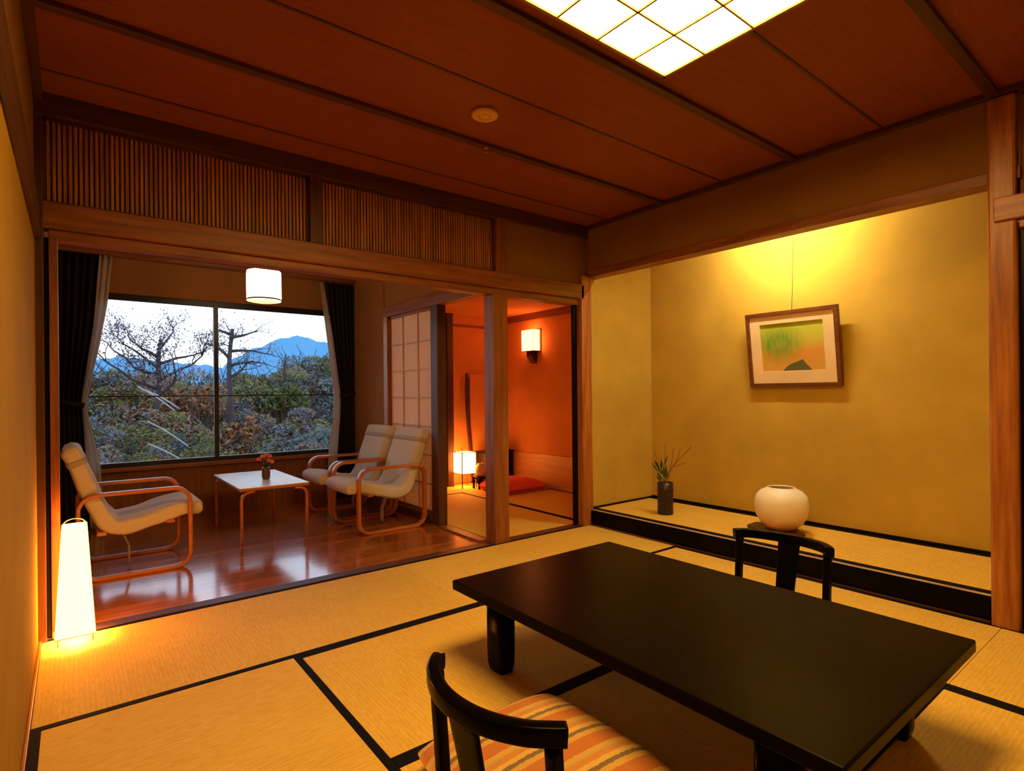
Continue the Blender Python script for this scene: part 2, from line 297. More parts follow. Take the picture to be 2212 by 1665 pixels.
# ------------------------------------------------------------------ mesh helpers
class MB:
    def __init__(s): s.v = []; s.f = []; s.sm = []
    def add(s, vs, fs, smooth=False):
        o = len(s.v); s.v += [tuple(p) for p in vs]; s.f += [tuple(i + o for i in f) for f in fs]; s.sm += [smooth] * len(fs); return s
    def box(s, x0, x1, y0, y1, z0, z1):
        vs = [(x, y, z) for z in (z0, z1) for y in (y0, y1) for x in (x0, x1)]
        return s.add(vs, [(0, 2, 3, 1), (4, 5, 7, 6), (0, 1, 5, 4), (2, 6, 7, 3), (0, 4, 6, 2), (1, 3, 7, 5)])
    def loft(s, rings, cap=True, closed=False, smooth=True):
        n = len(rings[0]); vs = [p for r in rings for p in r]; fs = []
        k = len(rings) if closed else len(rings) - 1
        for i in range(k):
            a, b = i * n, ((i + 1) % len(rings)) * n
            for j in range(n): fs.append((a + j, a + (j + 1) % n, b + (j + 1) % n, b + j))
        s.add(vs, fs, smooth)
        if cap and not closed:
            o = len(s.v) - len(vs)
            s.f.append(tuple(o + j for j in reversed(range(n)))); s.f.append(tuple(o + len(vs) - n + j for j in range(n))); s.sm += [False, False]
        return s
    def lathe(s, prof, n=32, c=(0, 0, 0), cap=True):
        return s.loft([[(c[0] + r * math.cos(2 * PI * j / n), c[1] + r * math.sin(2 * PI * j / n), c[2] + z) for j in range(n)] for r, z in prof], cap)
    def tube(s, pts, rad, n=8, cap=True):
        pts = [Vector(p) for p in pts]; rads = rad if isinstance(rad, (list, tuple)) else [rad] * len(pts); rings = []; prev = None
        for i, p in enumerate(pts):
            t = (pts[min(i + 1, len(pts) - 1)] - pts[max(i - 1, 0)]).normalized()
            if prev is None: a = t.orthogonal().normalized()
            else: a = (prev - t * prev.dot(t)).normalized()
            prev = a; b = t.cross(a)
            rings.append([p + (a * math.cos(2 * PI * j / n) + b * math.sin(2 * PI * j / n)) * rads[i] for j in range(n)])
        return s.loft(rings, cap)
    def band(s, pts, w, th, up, closed=False, e=5, n=16):
        """sweep a soft-cornered rectangular section along pts: w across 'up', th in the third direction (numbers or lists)"""
        pts = [Vector(p) for p in pts]; up = Vector(up).normalized(); k = len(pts); rings = []
        W_ = w if isinstance(w, (list, tuple)) else [w] * k; T_ = th if isinstance(th, (list, tuple)) else [th] * k
        for i, p in enumerate(pts):
            if closed: t = pts[(i + 1) % k] - pts[i - 1]
            else: t = pts[min(i + 1, k - 1)] - pts[max(i - 1, 0)]
            t.normalize(); nn = t.cross(up).normalized(); uu = nn.cross(t).normalized()
            ring = []
            for j in range(n):
                a = 2 * PI * (j + .5) / n; ca, sa = math.cos(a), math.sin(a)
                ring.append(p + uu * (W_[i] / 2 * math.copysign(abs(ca) ** (2 / e), ca)) + nn * (T_[i] / 2 * math.copysign(abs(sa) ** (2 / e), sa)))
            rings.append(ring)
        return s.loft(rings, True, closed)
    def prism(s, poly, axis, a, b):
        """extrude a 2-D outline along an axis from a to b"""
        def P(u, v, w_): return {'X': (w_, u, v), 'Y': (u, w_, v), 'Z': (u, v, w_)}[axis]
        n = len(poly); vs = [P(u, v, a) for u, v in poly] + [P(u, v, b) for u, v in poly]
        fs = [(j, (j + 1) % n, n + (j + 1) % n, n + j) for j in range(n)] + [tuple(reversed(range(n))), tuple(range(n, 2 * n))]
        return s.add(vs, fs)
    def build(s, name, material, parent=None, bevel=0, loc=None, sub=0, solid=0):
        me = bpy.data.meshes.new(name); me.from_pydata(s.v, [], s.f); me.polygons.foreach_set('use_smooth', s.sm); me.update()
        me.materials.append(material)
        import bmesh
        b = bmesh.new(); b.from_mesh(me); bmesh.ops.recalc_face_normals(b, faces=b.faces); b.to_mesh(me); b.free()
        o = bpy.data.objects.new(name, me); COL.objects.link(o)
        if loc: o.location = loc
        if parent: o.parent = parent
        if solid:
            md = o.modifiers.new('s', 'SOLIDIFY'); md.thickness = solid; md.offset = 0
        if bevel:
            md = o.modifiers.new('b', 'BEVEL'); md.width = bevel; md.segments = 2; md.limit_method = 'ANGLE'; md.angle_limit = R(50)
        if sub:
            md = o.modifiers.new('u', 'SUBSURF'); md.levels = sub; md.render_levels = sub
        return o
def thing(name, label, cat, loc=(0, 0, 0), rz=0, group=None):
    o = bpy.data.objects.new(name, None); COL.objects.link(o); o.location = loc; o.rotation_euler = (0, 0, rz)
    o.empty_display_size = .05
    return tag(o, label, cat, group)
def tag(o, label, cat, group=None, kind=None):
    o['label'] = label; o['category'] = cat
    if group: o['group'] = group
    if kind: o['kind'] = kind
    return o
def struct(name, mb, material, parent=None, bevel=0, label=None, loc=None):
    o = mb.build(name, material, parent, bevel, loc)
    if not parent: o['kind'] = 'structure'
    if label: o['label'] = label
    return o
def B(*a): return MB().box(*a)
def copy_tree(o, parent=None):
    c = o.copy(); COL.objects.link(c)
    if parent: c.parent = parent
    for ch in [x for x in COL.objects if x.parent == o]:
        copy_tree(ch, c)
    return c
def children(o): return [x for x in COL.objects if x.parent == o]
_trim = [0]
def trim(mb, material, bevel=.003, label=None):
    _trim[0] += 1
    return struct('trim_%d' % _trim[0], mb, material, bevel=bevel, label=label)

# ================================================================== SETTING: main room
struct('floor', B(XL - .1, XR + .1, YB - .1, YI, -.14, -.05), M['darkvoid'], label='floor slab under the tatami')
struct('ceiling', B(XL - .1, XR + .1, YB - .1, YO + .05, ZC, ZC + .06), M['ceiling'], label='reddish brown board ceiling of the main room')
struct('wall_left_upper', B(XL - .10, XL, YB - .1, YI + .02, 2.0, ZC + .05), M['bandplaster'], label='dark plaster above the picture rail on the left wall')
struct('wall_left', B(XL - .10, XL, YB - .1, YI, -.05, 2.0), M['plaster'], label='amber plaster wall beside the floor lamp')
struct('wall_back', B(XL - .1, XR + .1, YB - .1, YB, -.05, ZC), M['plaster'], label='wall behind the viewer')
trim(B(XL, XL + .012, YB, YO - .03, -.05, .012), M['pineY'], label='thin red wood strip along the foot of the left wall')
trim(B(XL, XL + .022, YB, YO - .03, 1.93, 2.07), M['darkY'], label='dark picture rail on the left wall')
trim(B(XL, XL + .035, YB, YO - .03, ZC - .05, ZC), M['darkY'], label='dark ceiling moulding on the left wall')
# opening wall at YO: posts, lintel, transom
trim(B(XL - .02, XL + .032, YO - .035, YI, -.05, 2.52), M['darkZ'], label='post at the left end of the wide opening')
trim(B(XL + .032, XL + .050, YO + .01, YI, 0, 1.95), M['blackpaint'], label='dark groove beside the left post')
trim(B(XL + .050, XL + .085, YO - .005, YI, -.05, 1.95), M['woodZ'], label='slim jamb of the wide opening')
trim(B(XL, 3.55, YO - .03, YI, 1.992, 2.118), M['woodX'], .006, label='long lintel board over the veranda opening')
trim(B(XL + .05, 3.52, YO + .002, YI + .01, 1.94, 1.992), M['woodX'], .004, label='grooved door head under the long lintel')
trim(B(XL, 3.50, YO, YI, -.05, .004), M['darkX'], .003, label='wood sill between tatami and veranda')
trim(B(XL, XR, YO - .03, YI, 2.535, ZC), M['darkX'], .004, label='dark ceiling moulding over the transom')
trim(B(2.572, 2.71, YO - .012, YI + .03, -.05, 1.95), M['woodZ'], .006, label='square wood post between veranda and side room')
trim(B(1.165, 1.246, YO - .02, YI, 2.118, 2.54), M['darkZ'], .004, label='short post between the two slatted transoms')
trim(B(2.60, 2.705, YO - .02, YI, 2.118, 2.54), M['woodZ'], .004, label='short post right of the slatted transoms')
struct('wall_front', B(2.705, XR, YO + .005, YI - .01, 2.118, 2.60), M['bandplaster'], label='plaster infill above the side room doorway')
trim(B(3.515, 3.64, YO - .03, YI, -.05, 2.20), M['pineZ'], .005, label='corner post between side room and alcove')
# right wall: alcove front
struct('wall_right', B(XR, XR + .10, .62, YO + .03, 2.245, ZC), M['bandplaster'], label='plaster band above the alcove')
trim(B(XR - .012, XR + .11, .62, YO, 2.185, 2.245), M['woodY'], .004, label='slim red lintel of the alcove')
trim(B(XR - .03, XR + .02, .62, YO - .03, 2.605, ZC), M['darkY'], .003, label='dark ceiling moulding above the alcove')
trim(B(XR - .035, XR + .12, .633, .742, -.05, 2.60), M['pineZ'], .012, label='thick polished alcove post at the right')
# right wall: fusuma bay nearer the viewer
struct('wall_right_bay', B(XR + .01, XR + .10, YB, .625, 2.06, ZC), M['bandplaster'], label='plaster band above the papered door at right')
trim(B(XR - .055, XR + .02, YB, .715, 1.985, 2.10), M['pineY'], .005, label='picture rail crossing the polished post')
trim(B(XR - .02, XR + .09, YB, .625, 1.945, 1.985), M['pineY'], .003, label='door head over the papered door at right')
trim(B(XR - .03, XR + .02, YB, .625, 2.59, ZC), M['darkY'], .003, label='dark ceiling moulding above the right door')
d = B(XR + .025, XR + .055, -.30, .615, .02, 1.93).build('door_1', M['fusuma']); d['kind'] = 'structure'; d['label'] = 'pale yellow papered door with black frame at the right edge'
B(XR + .018, XR + .062, .611, .633, .0, 1.945).build('stile', M['blackpaint'], d); B(XR + .018, XR + .062, -.32, -.295, .0, 1.945).build('stile', M['blackpaint'], d)
B(XR + .018, XR + .062, -.295, .611, 1.915, 1.945).build('rail', M['blackpaint'], d); B(XR + .018, XR + .062, -.295, .611, .0, .03).build('rail', M['blackpaint'], d)
d = B(XR + .06, XR + .09, YB, -.25, .0, 1.945).build('door_2', M['fusuma']); d['kind'] = 'structure'; d['label'] = 'second papered door behind the first'
trim(B(XR - .01, XR + .09, YB, .625, -.05, .003), M['darkY'], label='sill of the papered doors')
# ceiling battens and joints
for i, y in enumerate((2.70, 1.695, .72, -.28)):
    trim(B(XL, XR, y - .024, y + .024, ZC - .022, ZC), M['darkX'], .003, label='dark ceiling batten')
for y in (3.26, 2.19, 1.20, .22):
    trim(B(XL, XR, y - .007, y + .007, ZC - .004, ZC), M['darkX'], 0, label='thin dark joint between ceiling boards')

# ------------------------------------------------------------------ alcove (tokonoma)
struct('wall_alcove', B(XT, XT + .08, .60, YO + .08, -.05, 2.60), M['tokowall'], label='ochre back wall of the alcove')
struct('wall_alcove_left', B(3.64, XT, YO - .005, YO + .075, -.05, 2.60), M['tokowall'], label='ochre side wall at the left of the alcove')
struct('wall_alcove_right', B(XR + .12, XT, .60, .69, -.05, 2.60), M['tokowall'], label='side wall at the right of the alcove')
struct('ceiling_alcove', B(XR + .10, XT, .60, YO + .03, 2.56, 2.62), M['tokowall'], label='ceiling inside the alcove')
trim(B(XR - .005, XR + .035, .748, YO - .03, .012, ZT - .002), M['lacquer2'], .006, label='black lacquered front beam of the alcove step')
trim(B(XR - .004, XR + .022, .748, YO - .03, ZT - .002, ZT + .002), M['stephighlight'], .001, label='pale painted highlight along the top edge of the alcove step')
trim(B(XR - .016, XR - .004, .748, YO - .03, -.05, .012), M['darkY'], .002, label='brown strip at the foot of the alcove step')
struct('floor_alcove', B(XR + .02, XT, .69, YO - .005, -.05, ZT - .012), M['darkvoid'])
def tatami(x0, x1, y0, y1, along, label, group, top=0.0, th=.05, bw=.03):
    cx, cy = (x0 + x1) / 2, (y0 + y1) / 2
    t = thing('tatami_mat', label, 'tatami mat', (cx, cy, top - th), 0, group)
    hx, hy = (x1 - x0) / 2 - .0008, (y1 - y0) / 2 - .0008
    B(-hx, hx, -hy, hy, 0, th).build('mat', M['tatX'] if along == 'X' else M['tatY'], t, .002)
    for s_ in (-1, 1):
        if along == 'X': bb = B(-hx, hx, *sorted((s_ * hy, s_ * (hy - bw))), th - .004, th + .0012)
        else: bb = B(*sorted((s_ * hx, s_ * (hx - bw))), -hy, hy, th - .004, th + .0012)
        bb.build('border', M['heri'], t)
    return t
g = 'tatami mats on the main room floor'
X0, X1, X2, X3, X4 = XL + .012, .795, 1.74, 2.70, XR - .016
Y0, Y1, Y2, Y3 = .70, 1.64, 2.582, YO
tatami(X0, X2, Y2, Y3, 'X', 'tatami mat along the veranda sill, under the floor lamp', g)
tatami(X2, X4, Y2, Y3, 'X', 'tatami mat in front of the side room doorway and alcove corner', g)
tatami(X0, X1, Y0, Y2, 'Y', 'tatami mat along the left wall, its black border against the wall', g)
tatami(X1, X3, Y1, Y2, 'X', 'tatami mat under the near left leg of the low table', g)
tatami(X1, X3, Y0, Y1, 'X', 'tatami mat under the striped cushion and near chair', g)
tatami(X3, X4, Y0, Y2, 'Y', 'tatami mat along the alcove step, under the far chair', g)
tatami(X3, X4, Y0 - 1.88, Y0, 'Y', 'tatami mat at the lower right corner, beside the polished post', g)
tatami(X2 + .02, X3, Y0 - 1.88, Y0, 'Y', 'tatami mat in the table shadow at the bottom right', g)
tatami(X1, X2 + .02, Y0 - 1.88, Y0, 'Y', 'tatami mat on the viewer side of the near legless chair', g)
tatami(X0, X1, Y0 - 1.88, Y0, 'Y', 'tatami mat below the viewer at the left wall', g)
tatami(XR + .036, XT - .012, .692, YO - .018, 'Y', 'long narrow mat with black borders on the raised alcove floor', 'alcove mat', ZT, .02, .055)
trim(B(XT - .012, XT, .69, YO - .005, ZT - .012, ZT + .022), M['blackpaint'], .002, label='black strip along the foot of the alcove back wall')
trim(B(3.64, XT - .012, YO - .017, YO - .005, ZT - .012, ZT + .016), M['blackpaint'], .002, label='black strip along the foot of the alcove side wall')

# ------------------------------------------------------------------ veranda (engawa)
struct('floor_veranda', B(XL - .1, XP + .04, YI, YW + .1, -.12, 0.0), M['verandafloor'], label='glossy plank floor of the veranda')
struct('ceiling_veranda', B(XL - .1, XP + .06, YI, YW + .1, 2.46, 2.52), M['ceiling'], label='board ceiling of the veranda')
struct('wall_veranda_left', B(XL - .1, XL, YI + .001, YW + .1, -.05, 2.5), M['brownwall'], label='plaster wall at the left of the veranda')
struct('wall_veranda_right', B(XP, XP + .08, 5.36, YW + .1, -.05, 2.46), M['brownwall'], label='tan wall between paper screen and right curtain')
struct('wall_veranda_upper', B(XP + .012, XP + .07, YI + .03, 5.36, 2.06, 2.46), M['brownwall'], label='dark red panel above the partition')
trim(B(XP - .01, XP + .085, YI + .03, 5.36, 1.955, 2.06), M['woodY'], .004, label='lintel over the paper screen and side doorway')
trim(B(XP - .004, XP + .085, 5.28, 5.365, -.05, 1.96), M['pineZ'], .003, label='post at the window end of the paper screen')
trim(B(XP - .004, XP + .085, 4.28, 4.40, -.05, 1.96), M['darkZ'], .004, label='dark post between paper screen and side doorway')
trim(B(XP - .01, XP + .085, YI + .03, 5.28, -.05, .012), M['woodY'], .003, label='sill of the side doorway')
trim(B(XP - .012, XP + .02, 4.40, 5.28, .012, .085), M['darkY'], .003, label='dark baseboard under the paper screen')
# window wall
WX0, WX1, WZ0, WZ1 = .02, 2.36, .53, 2.11
struct('wall_window_lower', B(XL - .1, XP + .08, YW, YW + .12, -.05, WZ0 - .03), wood('wainscot_board', (.16, .05, .018), (.26, .085, .03), 'Z'), label='reddish brown wall below the window')
struct('wall_window_upper', B(XL - .1, XP + .08, YW, YW + .12, WZ1, 2.52), M['brownwall'], label='brown wall above the window')
struct('wall_window_left', B(XL - .1, WX0, YW, YW + .12, WZ0 - .03, WZ1), M['brownwall'])
struct('wall_window_right', B(WX1, XP + .08, YW, YW + .12, WZ0 - .03, WZ1), M['brownwall'])
trim(B(XL, XP, YW - .05, YW + .03, WZ0 - .035, WZ0), M['woodX'], .004, label='window sill board')
win = MB().box(WX0, WX1, YW + .02, YW + .07, WZ1 - .055, WZ1).box(WX0, WX1, YW + .02, YW + .07, WZ0, WZ0 + .04).box(WX0, WX0 + .04, YW + .02, YW + .07, WZ0, WZ1).box(WX1 - .04, WX1, YW + .02, YW + .07, WZ0, WZ1).build('window_1', M['blackframe'], None, .002)
win['kind'] = 'structure'; win['label'] = 'wide black framed window onto the garden'
B(1.105, 1.145, YW + .015, YW + .06, WZ0 + .02, WZ1 - .02).build('mullion', M['blackframe'], win, .002)
B(WX0 + .03, 1.125, YW + .038, YW + .043, WZ0 + .02, WZ1 - .03).build('pane', M['glass'], win)
B(1.125, WX1 - .03, YW + .048, YW + .053, WZ0 + .02, WZ1 - .03).build('pane', M['glass'], win)
B(WX0, WX1, YW + .085, YW + .10, 1.168, 1.180).build('guard_rail', M['blackframe'], win)

# ------------------------------------------------------------------ side room (bedroom)
struct('floor_side_room', B(XP + .08, XB + .1, YI, YW + .1, -.12, -.05), M['darkvoid'])
struct('ceiling_side_room', B(XP + .06, XB + .1, YI, YW + .1, 2.19, 2.25), M['redplaster'], label='ceiling of the side room')
struct('wall_side_room_back', B(XP + .08, XB + .1, YW, YW + .1, -.05, 2.2), M['redplaster'], label='orange lit back wall of the side room')
struct('wall_side_room_right', B(XB, XB + .1, YI - .02, YW, -.05, 2.2), M['redplaster'], label='orange lit right wall of the side room')
trim(B(XP + .08, XB, YW - .02, YW, 2.04, 2.07), M['woodX'], label='picture rail on the side room back wall')
trim(B(XB - .02, XB, YI, YW - .02, 2.10, 2.19), M['woodY'], label='moulding on the side room right wall')
trim(B(XB - .022, XB, YI, YW - .02, -.05, .41), wood('pale_wainscot', (.55, .24, .09), (.70, .34, .14), 'Y'), .003, label='pale board wainscot along the side room wall')
trim(B(3.71, 3.80, YW - .13, YW, -.05, 2.19), M['darkZ'], label='dark red post on the side room back wall')
g = 'tatami mats on the side room floor'
tatami(XP + .085, 3.63, YI, 5.60, 'Y', 'side room tatami mat just behind the square post', g)
tatami(3.63, XB - .022, YI, 5.12, 'Y', 'side room tatami mat along the wainscot, in front of the red cushion', g)
tatami(XP + .085, 3.63, 5.60, YW, 'X', 'side room tatami mat left of the square paper lamp', g)
tatami(3.63, XB - .022, 5.12, YW, 'X', 'side room tatami mat under the red cushion and square lamp', g)
d = B(3.472, 3.510, YO + .03, YO + .06, .004, 1.94).build('door_3', M['blackpaint']); d['kind'] = 'structure'; d['label'] = 'black edge of the sliding door at the right of the side doorway'

# shoji screen
sh = thing('door_4', 'white paper lattice screen behind the two cream chairs', 'sliding screen'); sh['kind'] = 'structure'
B(XP + .035, XP + .040, 4.41, 5.275, .09, 1.95).build('paper', M['shojipaper'], sh)
mb = MB()
for z in (.352, .614, .876, 1.138, 1.40, 1.662): mb.box(XP + .024, XP + .035, 4.40, 5.28, z - .004, z + .004)
for y in (4.69, 4.99): mb.box(XP + .024, XP + .035, y - .004, y + .004, .09, 1.955)
mb.build('lattice', wood('pale_lattice', (.42, .24, .11), (.55, .34, .17), 'Y'), sh)
MB().box(XP + .02, XP + .045, 4.40, 4.425, .085, 1.955).box(XP + .02, XP + .045, 5.255, 5.28, .085, 1.955).box(XP + .02, XP + .045, 4.40, 5.28, .085, .115).box(XP + .02, XP + .045, 4.40, 5.28, 1.93, 1.955).build('frame', M['woodZ'], sh)

# ------------------------------------------------------------------ slatted transoms
def transom(x0, x1, label):
    t = thing('transom_screen', label, 'transom', (x0, YO + .02, 2.118), 0, 'slatted transom screens over the opening')
    L, H = x1 - x0, 2.535 - 2.118
    mb = MB(); n = int((L - .02) / .021)
    for i in range(n):
        x = .01 + (i + .5) * (L - .02) / n
        mb.box(x - .0062, x + .0062, .0, .012, .012, H - .012)
    mb.build('slats', M['slat'], t)
    B(.0, L, .018, .028, 0, H).build('backing', M['slatback'], t)
    MB().box(0, L, -.004, .018, 0, .014).box(0, L, -.004, .018, H - .014, H).box(0, .012, -.004, .018, 0, H).box(L - .012, L, -.004, .018, 0, H).build('frame', M['darkX'], t)
    return t
transom(XL + .032, 1.165, 'longer lit slatted transom left of the short post')
transom(1.246, 2.60, 'darker slatted transom right of the short post')

# ================================================================== LAMPS
# ceiling light
LX0, LX1, LY0, LY1 = .79, 2.12, .745, 1.575
t = thing('ceiling_light', 'large square grid paper ceiling light in a thin wood frame', 'ceiling light', (0, 0, ZC))
zb = -.052
B(LX0 + .006, LX1 - .006, LY0 + .006, LY1 - .006, zb + .010, zb + .016).build('diffuser', M['paper_ceiling'], t)
MB().box(LX0, LX0 + .014, LY0, LY1, zb, 0).box(LX1 - .014, LX1, LY0, LY1, zb, 0).box(LX0, LX1, LY0, LY0 + .014, zb, 0).box(LX0, LX1, LY1 - .014, LY1, zb, 0).build('frame', M['lampwood'], t)
mb = MB()
nx, ny = 6, 4
for i in range(1, nx): x = LX0 + (LX1 - LX0) * i / nx; mb.box(x - .004, x + .004, LY0 + .01, LY1 - .01, zb + .001, zb + .010)
for j in range(1, ny): y = LY1 - .215 * j; mb.box(LX0 + .01, LX1 - .01, y - .004, y + .004, zb + .001, zb + .010)
mb.build('lattice', M['lampwood'], t)
B(LX0 + .014, LX1 - .014, LY0 + .014, LY1 - .014, -.012, 0).build('housing', M['detector'], t)
# detector and sprinkler
t = thing('smoke_detector', 'round yellowish detector disc on the brown ceiling', 'smoke detector', (1.712, 2.402, ZC))
MB().lathe([(.066, 0), (.072, -.006), (.070, -.016), (.058, -.022), (.0, -.023)], 32, cap=False).build('body', M['detector'], t)
mb = MB()
for k in range(10):
    a = 2 * PI * k / 10; mb.box(.03 * math.cos(a) - .004, .03 * math.cos(a) + .004, .03 * math.sin(a) - .004, .03 * math.sin(a) + .004, -.026, -.020)
mb.build('grille', M['brass'], t)
t = thing('sprinkler_head', 'tiny metal sprinkler under the ceiling batten near the detector', 'sprinkler', (1.93, 2.70, ZC - .022))
MB().lathe([(.014, 0), (.014, -.004), (.006, -.006), (.006, -.022), (.013, -.024), (.013, -.027)], 14).build('body', M['brass'], t)
# floor lantern
t = thing('floor_lamp', 'tall tapering white paper lantern glowing on the tatami by the left post', 'floor lamp', (.0, 3.452, .0015))
def frustum(z0, a0, z1, a1, r=.2, n=5):
    rings = []
    for z, a in ((z0, a0), (z0 + (z1 - z0) * .5, (a0 + a1) / 2), (z1, a1)):
        ring = []
        for cx, cy, s0 in ((1, 1, 0), (-1, 1, 90), (-1, -1, 180), (1, -1, 270)):
            for k in range(n):
                an = R(s0 + 90 * k / (n - 1)); rr = a * r
                ring.append((cx * (a - rr) + rr * math.cos(an), cy * (a - rr) + rr * math.sin(an), z))
        rings.append(ring)
    return rings
MB().loft(frustum(.034, .078, .552, .049), cap=False).build('shade', M['paper_floor'], t)
mb = MB(); mb.tube([(.047 * math.cos(a), 0, .548 + .036 * math.sin(a)) for a in [PI * k / 10 for k in range(11)]], .0028, 8); mb.build('handle', M['brass'], t)
mb = MB()
for sx_ in (-1, 1):
    for sy_ in (-1, 1): mb.tube([(sx_ * .066, sy_ * .066, 0), (sx_ * .066, sy_ * .066, .045)], .003, 8)
mb.loft(frustum(.034, .0795, .038, .079), cap=False); mb.build('foot_ring', M['lampwood'], t)
MB().lathe([(.0, .05), (.014, .054), (.02, .068), (.014, .084), (.0, .09)], 16, cap=False).build('bulb', glow('floor_lamp_bulb', (1.0, .60, .18), 650), t)
# pendant over veranda
t = thing('pendant_lamp', 'white paper cylinder lamp hanging over the veranda', 'pendant lamp', (1.245, 4.90, 2.46))
MB().lathe([(.10, -.262), (.128, -.270), (.131, -.30), (.131, -.50), (.128, -.512)], 40, cap=False).build('shade', M['paper_pendant'], t, solid=.002)
MB().lathe([(.132, -.496), (.1345, -.499), (.1345, -.506), (.132, -.509)], 40, cap=False).build('ring', M['darkwire'], t)
MB().lathe([(.0, -.525), (.08, -.523), (.118, -.516)], 40, cap=False).build('bottom_paper', glow('lit_paper_bottom', (1.0, .66, .30), 1.6), t)
MB().tube([(0, 0, 0), (0, 0, -.265)], .004).lathe([(.0, 0), (.04, 0), (.04, -.015), (.0, -.02)], 16, cap=False).build('cord', M['darkwire'], t)
# sconce in side room
t = thing('wall_lamp', 'square white paper wall lamp on the orange side room wall', 'wall lamp', (XB, 5.43, 1.70))
B(-.12, -.015, -.115, .115, 0, .262).build('shade', M['paper_sconce'], t, .004)
MB().box(-.010, 0, -.13, .13, -.012, .275).box(-.123, -.119, -.118, -.114, -.004, .266).box(-.123, -.119, .114, .118, -.004, .266).box(-.123, 0, -.118, .118, -.006, .0).build('frame', M['darkZ'], t)
MB().prism([(0, -.16), (-.03, -.15), (-.10, -.06), (-.10, -.006), (0, -.006)], 'Y', -.045, .045).build('bracket_shadow', M['darkZ'], t, .004)  # dark wedge shaped after the soft triangular shadow below the lamp
# square paper lamp on side room floor
t = thing('square_lamp', 'small square paper lamp on thin legs in the side room corner', 'floor lamp', (3.865, 5.93, .0015), 0)
B(-.10, .10, -.10, .10, .18, .435).build('shade', M['paper_andon'], t)
mb = MB()
for sx_ in (-1, 1):
    for sy_ in (-1, 1): mb.box(sx_ * .103 - .005, sx_ * .103 + .005, sy_ * .103 - .005, sy_ * .103 + .005, 0, .445)
for z in (.176, .437):
    for s_ in (-1, 1): mb.box(-.103, .103, s_ * .103 - .004, s_ * .103 + .004, z - .004, z + .004).box(s_ * .103 - .004, s_ * .103 + .004, -.103, .103, z - .004, z + .004)
mb.build('frame', M['woodZ'], t)
mb = MB(); mb.tube([(-.04, 0, .44), (-.04, 0, .49)], .004); mb.build('finial', M['darkwire'], t)
# lamp hidden behind the alcove lintel
t = thing('alcove_light', 'tube light tucked behind the alcove lintel, above the hanging picture', 'light fitting', (4.02, 2.14, 2.56))
B(-.05, .05, -.32, .32, -.03, 0).build('housing', M['detector'], t)
MB().tube([(0, -.29, -.055), (0, .29, -.055)], .018, 12).build('tube', M['tube'], t)
for s_ in (-1, 1): B(-.012, .012, *sorted((s_ * .285, s_ * .30)), -.07, -.03).build('socket', M['detector'], t)

# ================================================================== VERANDA FURNITURE
def rrect(x0, z0, x1, z1, r, n=7):
    p = []
    for cx, cz, a0 in ((x1 - r, z1 - r, 0), (x0 + r, z1 - r, 90), (x0 + r, z0 + r, 180), (x1 - r, z0 + r, 270)):
        for k in range(n):
            a = R(a0 + 90 * k / (n - 1)); p.append((cx + r * math.cos(a), cz + r * math.sin(a)))
    return p
def smoothpts(pts, n=6):
    """Catmull-Rom through pts"""
    P = [Vector(p) for p in pts]; P = [P[0] * 2 - P[1]] + P + [P[-1] * 2 - P[-2]]; out = []
    for i in range(1, len(P) - 2):
        for k in range(n):
            u = k / n
            out.append(.5 * ((2 * P[i]) + (-P[i - 1] + P[i + 1]) * u + (2 * P[i - 1] - 5 * P[i] + 4 * P[i + 1] - P[i + 2]) * u * u + (-P[i - 1] + 3 * P[i] - 3 * P[i + 1] + P[i + 2]) * u ** 3))
    out.append(P[-2]); return out
def lounge_chair(label):
    t = thing('lounge_chair', label, 'armchair', (0, 0, 0), 0, 'bent wood lounge chairs on the veranda')
    for y in (-.285, .285):
        path = [(x, y, z) for x, z in rrect(.0, .0115, .615, .545, .095)]
        MB().band(path, .058, .026, (0, 1, 0), closed=True).build('side_frame', M['bent'], t)
    for x, z in ((.12, .29), (.50, .32)): MB().band([(x, -.27, z), (x, .27, z)], .05, .02, (1, 0, 0)).build('cross_rail', M['bent'], t)
    MB().band([(.20, 0, .28), (.25, 0, .22), (.28, 0, .14), (.28, 0, .03)], .05, .012, (0, 1, 0)).build('strap', M['lining'], t)
    prof = smoothpts([(-.05, 0, .85), (-.012, 0, .77), (.045, 0, .60), (.105, 0, .435), (.155, 0, .345), (.215, 0, .312), (.30, 0, .318), (.42, 0, .350), (.56, 0, .388), (.64, 0, .392), (.69, 0, .355)], 4)
    k = len(prof); th = [min(.108, .05 + .05 * i, .05 + .03 * (k - 1 - i)) + .006 * math.sin(i * .9) for i in range(k)]; wd = [min(.526, .50 + .013 * i, .49 + .014 * (k - 1 - i)) for i in range(k)]
    MB().band(prof, wd, th, (0, 1, 0), e=6, n=28).build('cushion', M['cream'], t)
    hp = [prof[4] + (prof[5] - prof[4]) * u for u in (0, .5, 1)]
    MB().band(hp, [.526, .530, .526], [.110, .118, .110], (0, 1, 0), e=6, n=28).build('piping', M['lining'], t)
    return t
c0 = lounge_chair('cream bent wood lounge chair at left, facing the white table')
c0.location = (.018, 4.735, 0)
c1 = copy_tree(c0); c1.location = (2.47, 4.735, 0); c1.rotation_euler = (0, 0, PI); c1['label'] = 'nearer cream lounge chair in front of the paper screen'
c2 = copy_tree(c0); c2.location = (2.47, 5.40, 0); c2.rotation_euler = (0, 0, PI); c2['label'] = 'farther cream lounge chair near the right curtain'
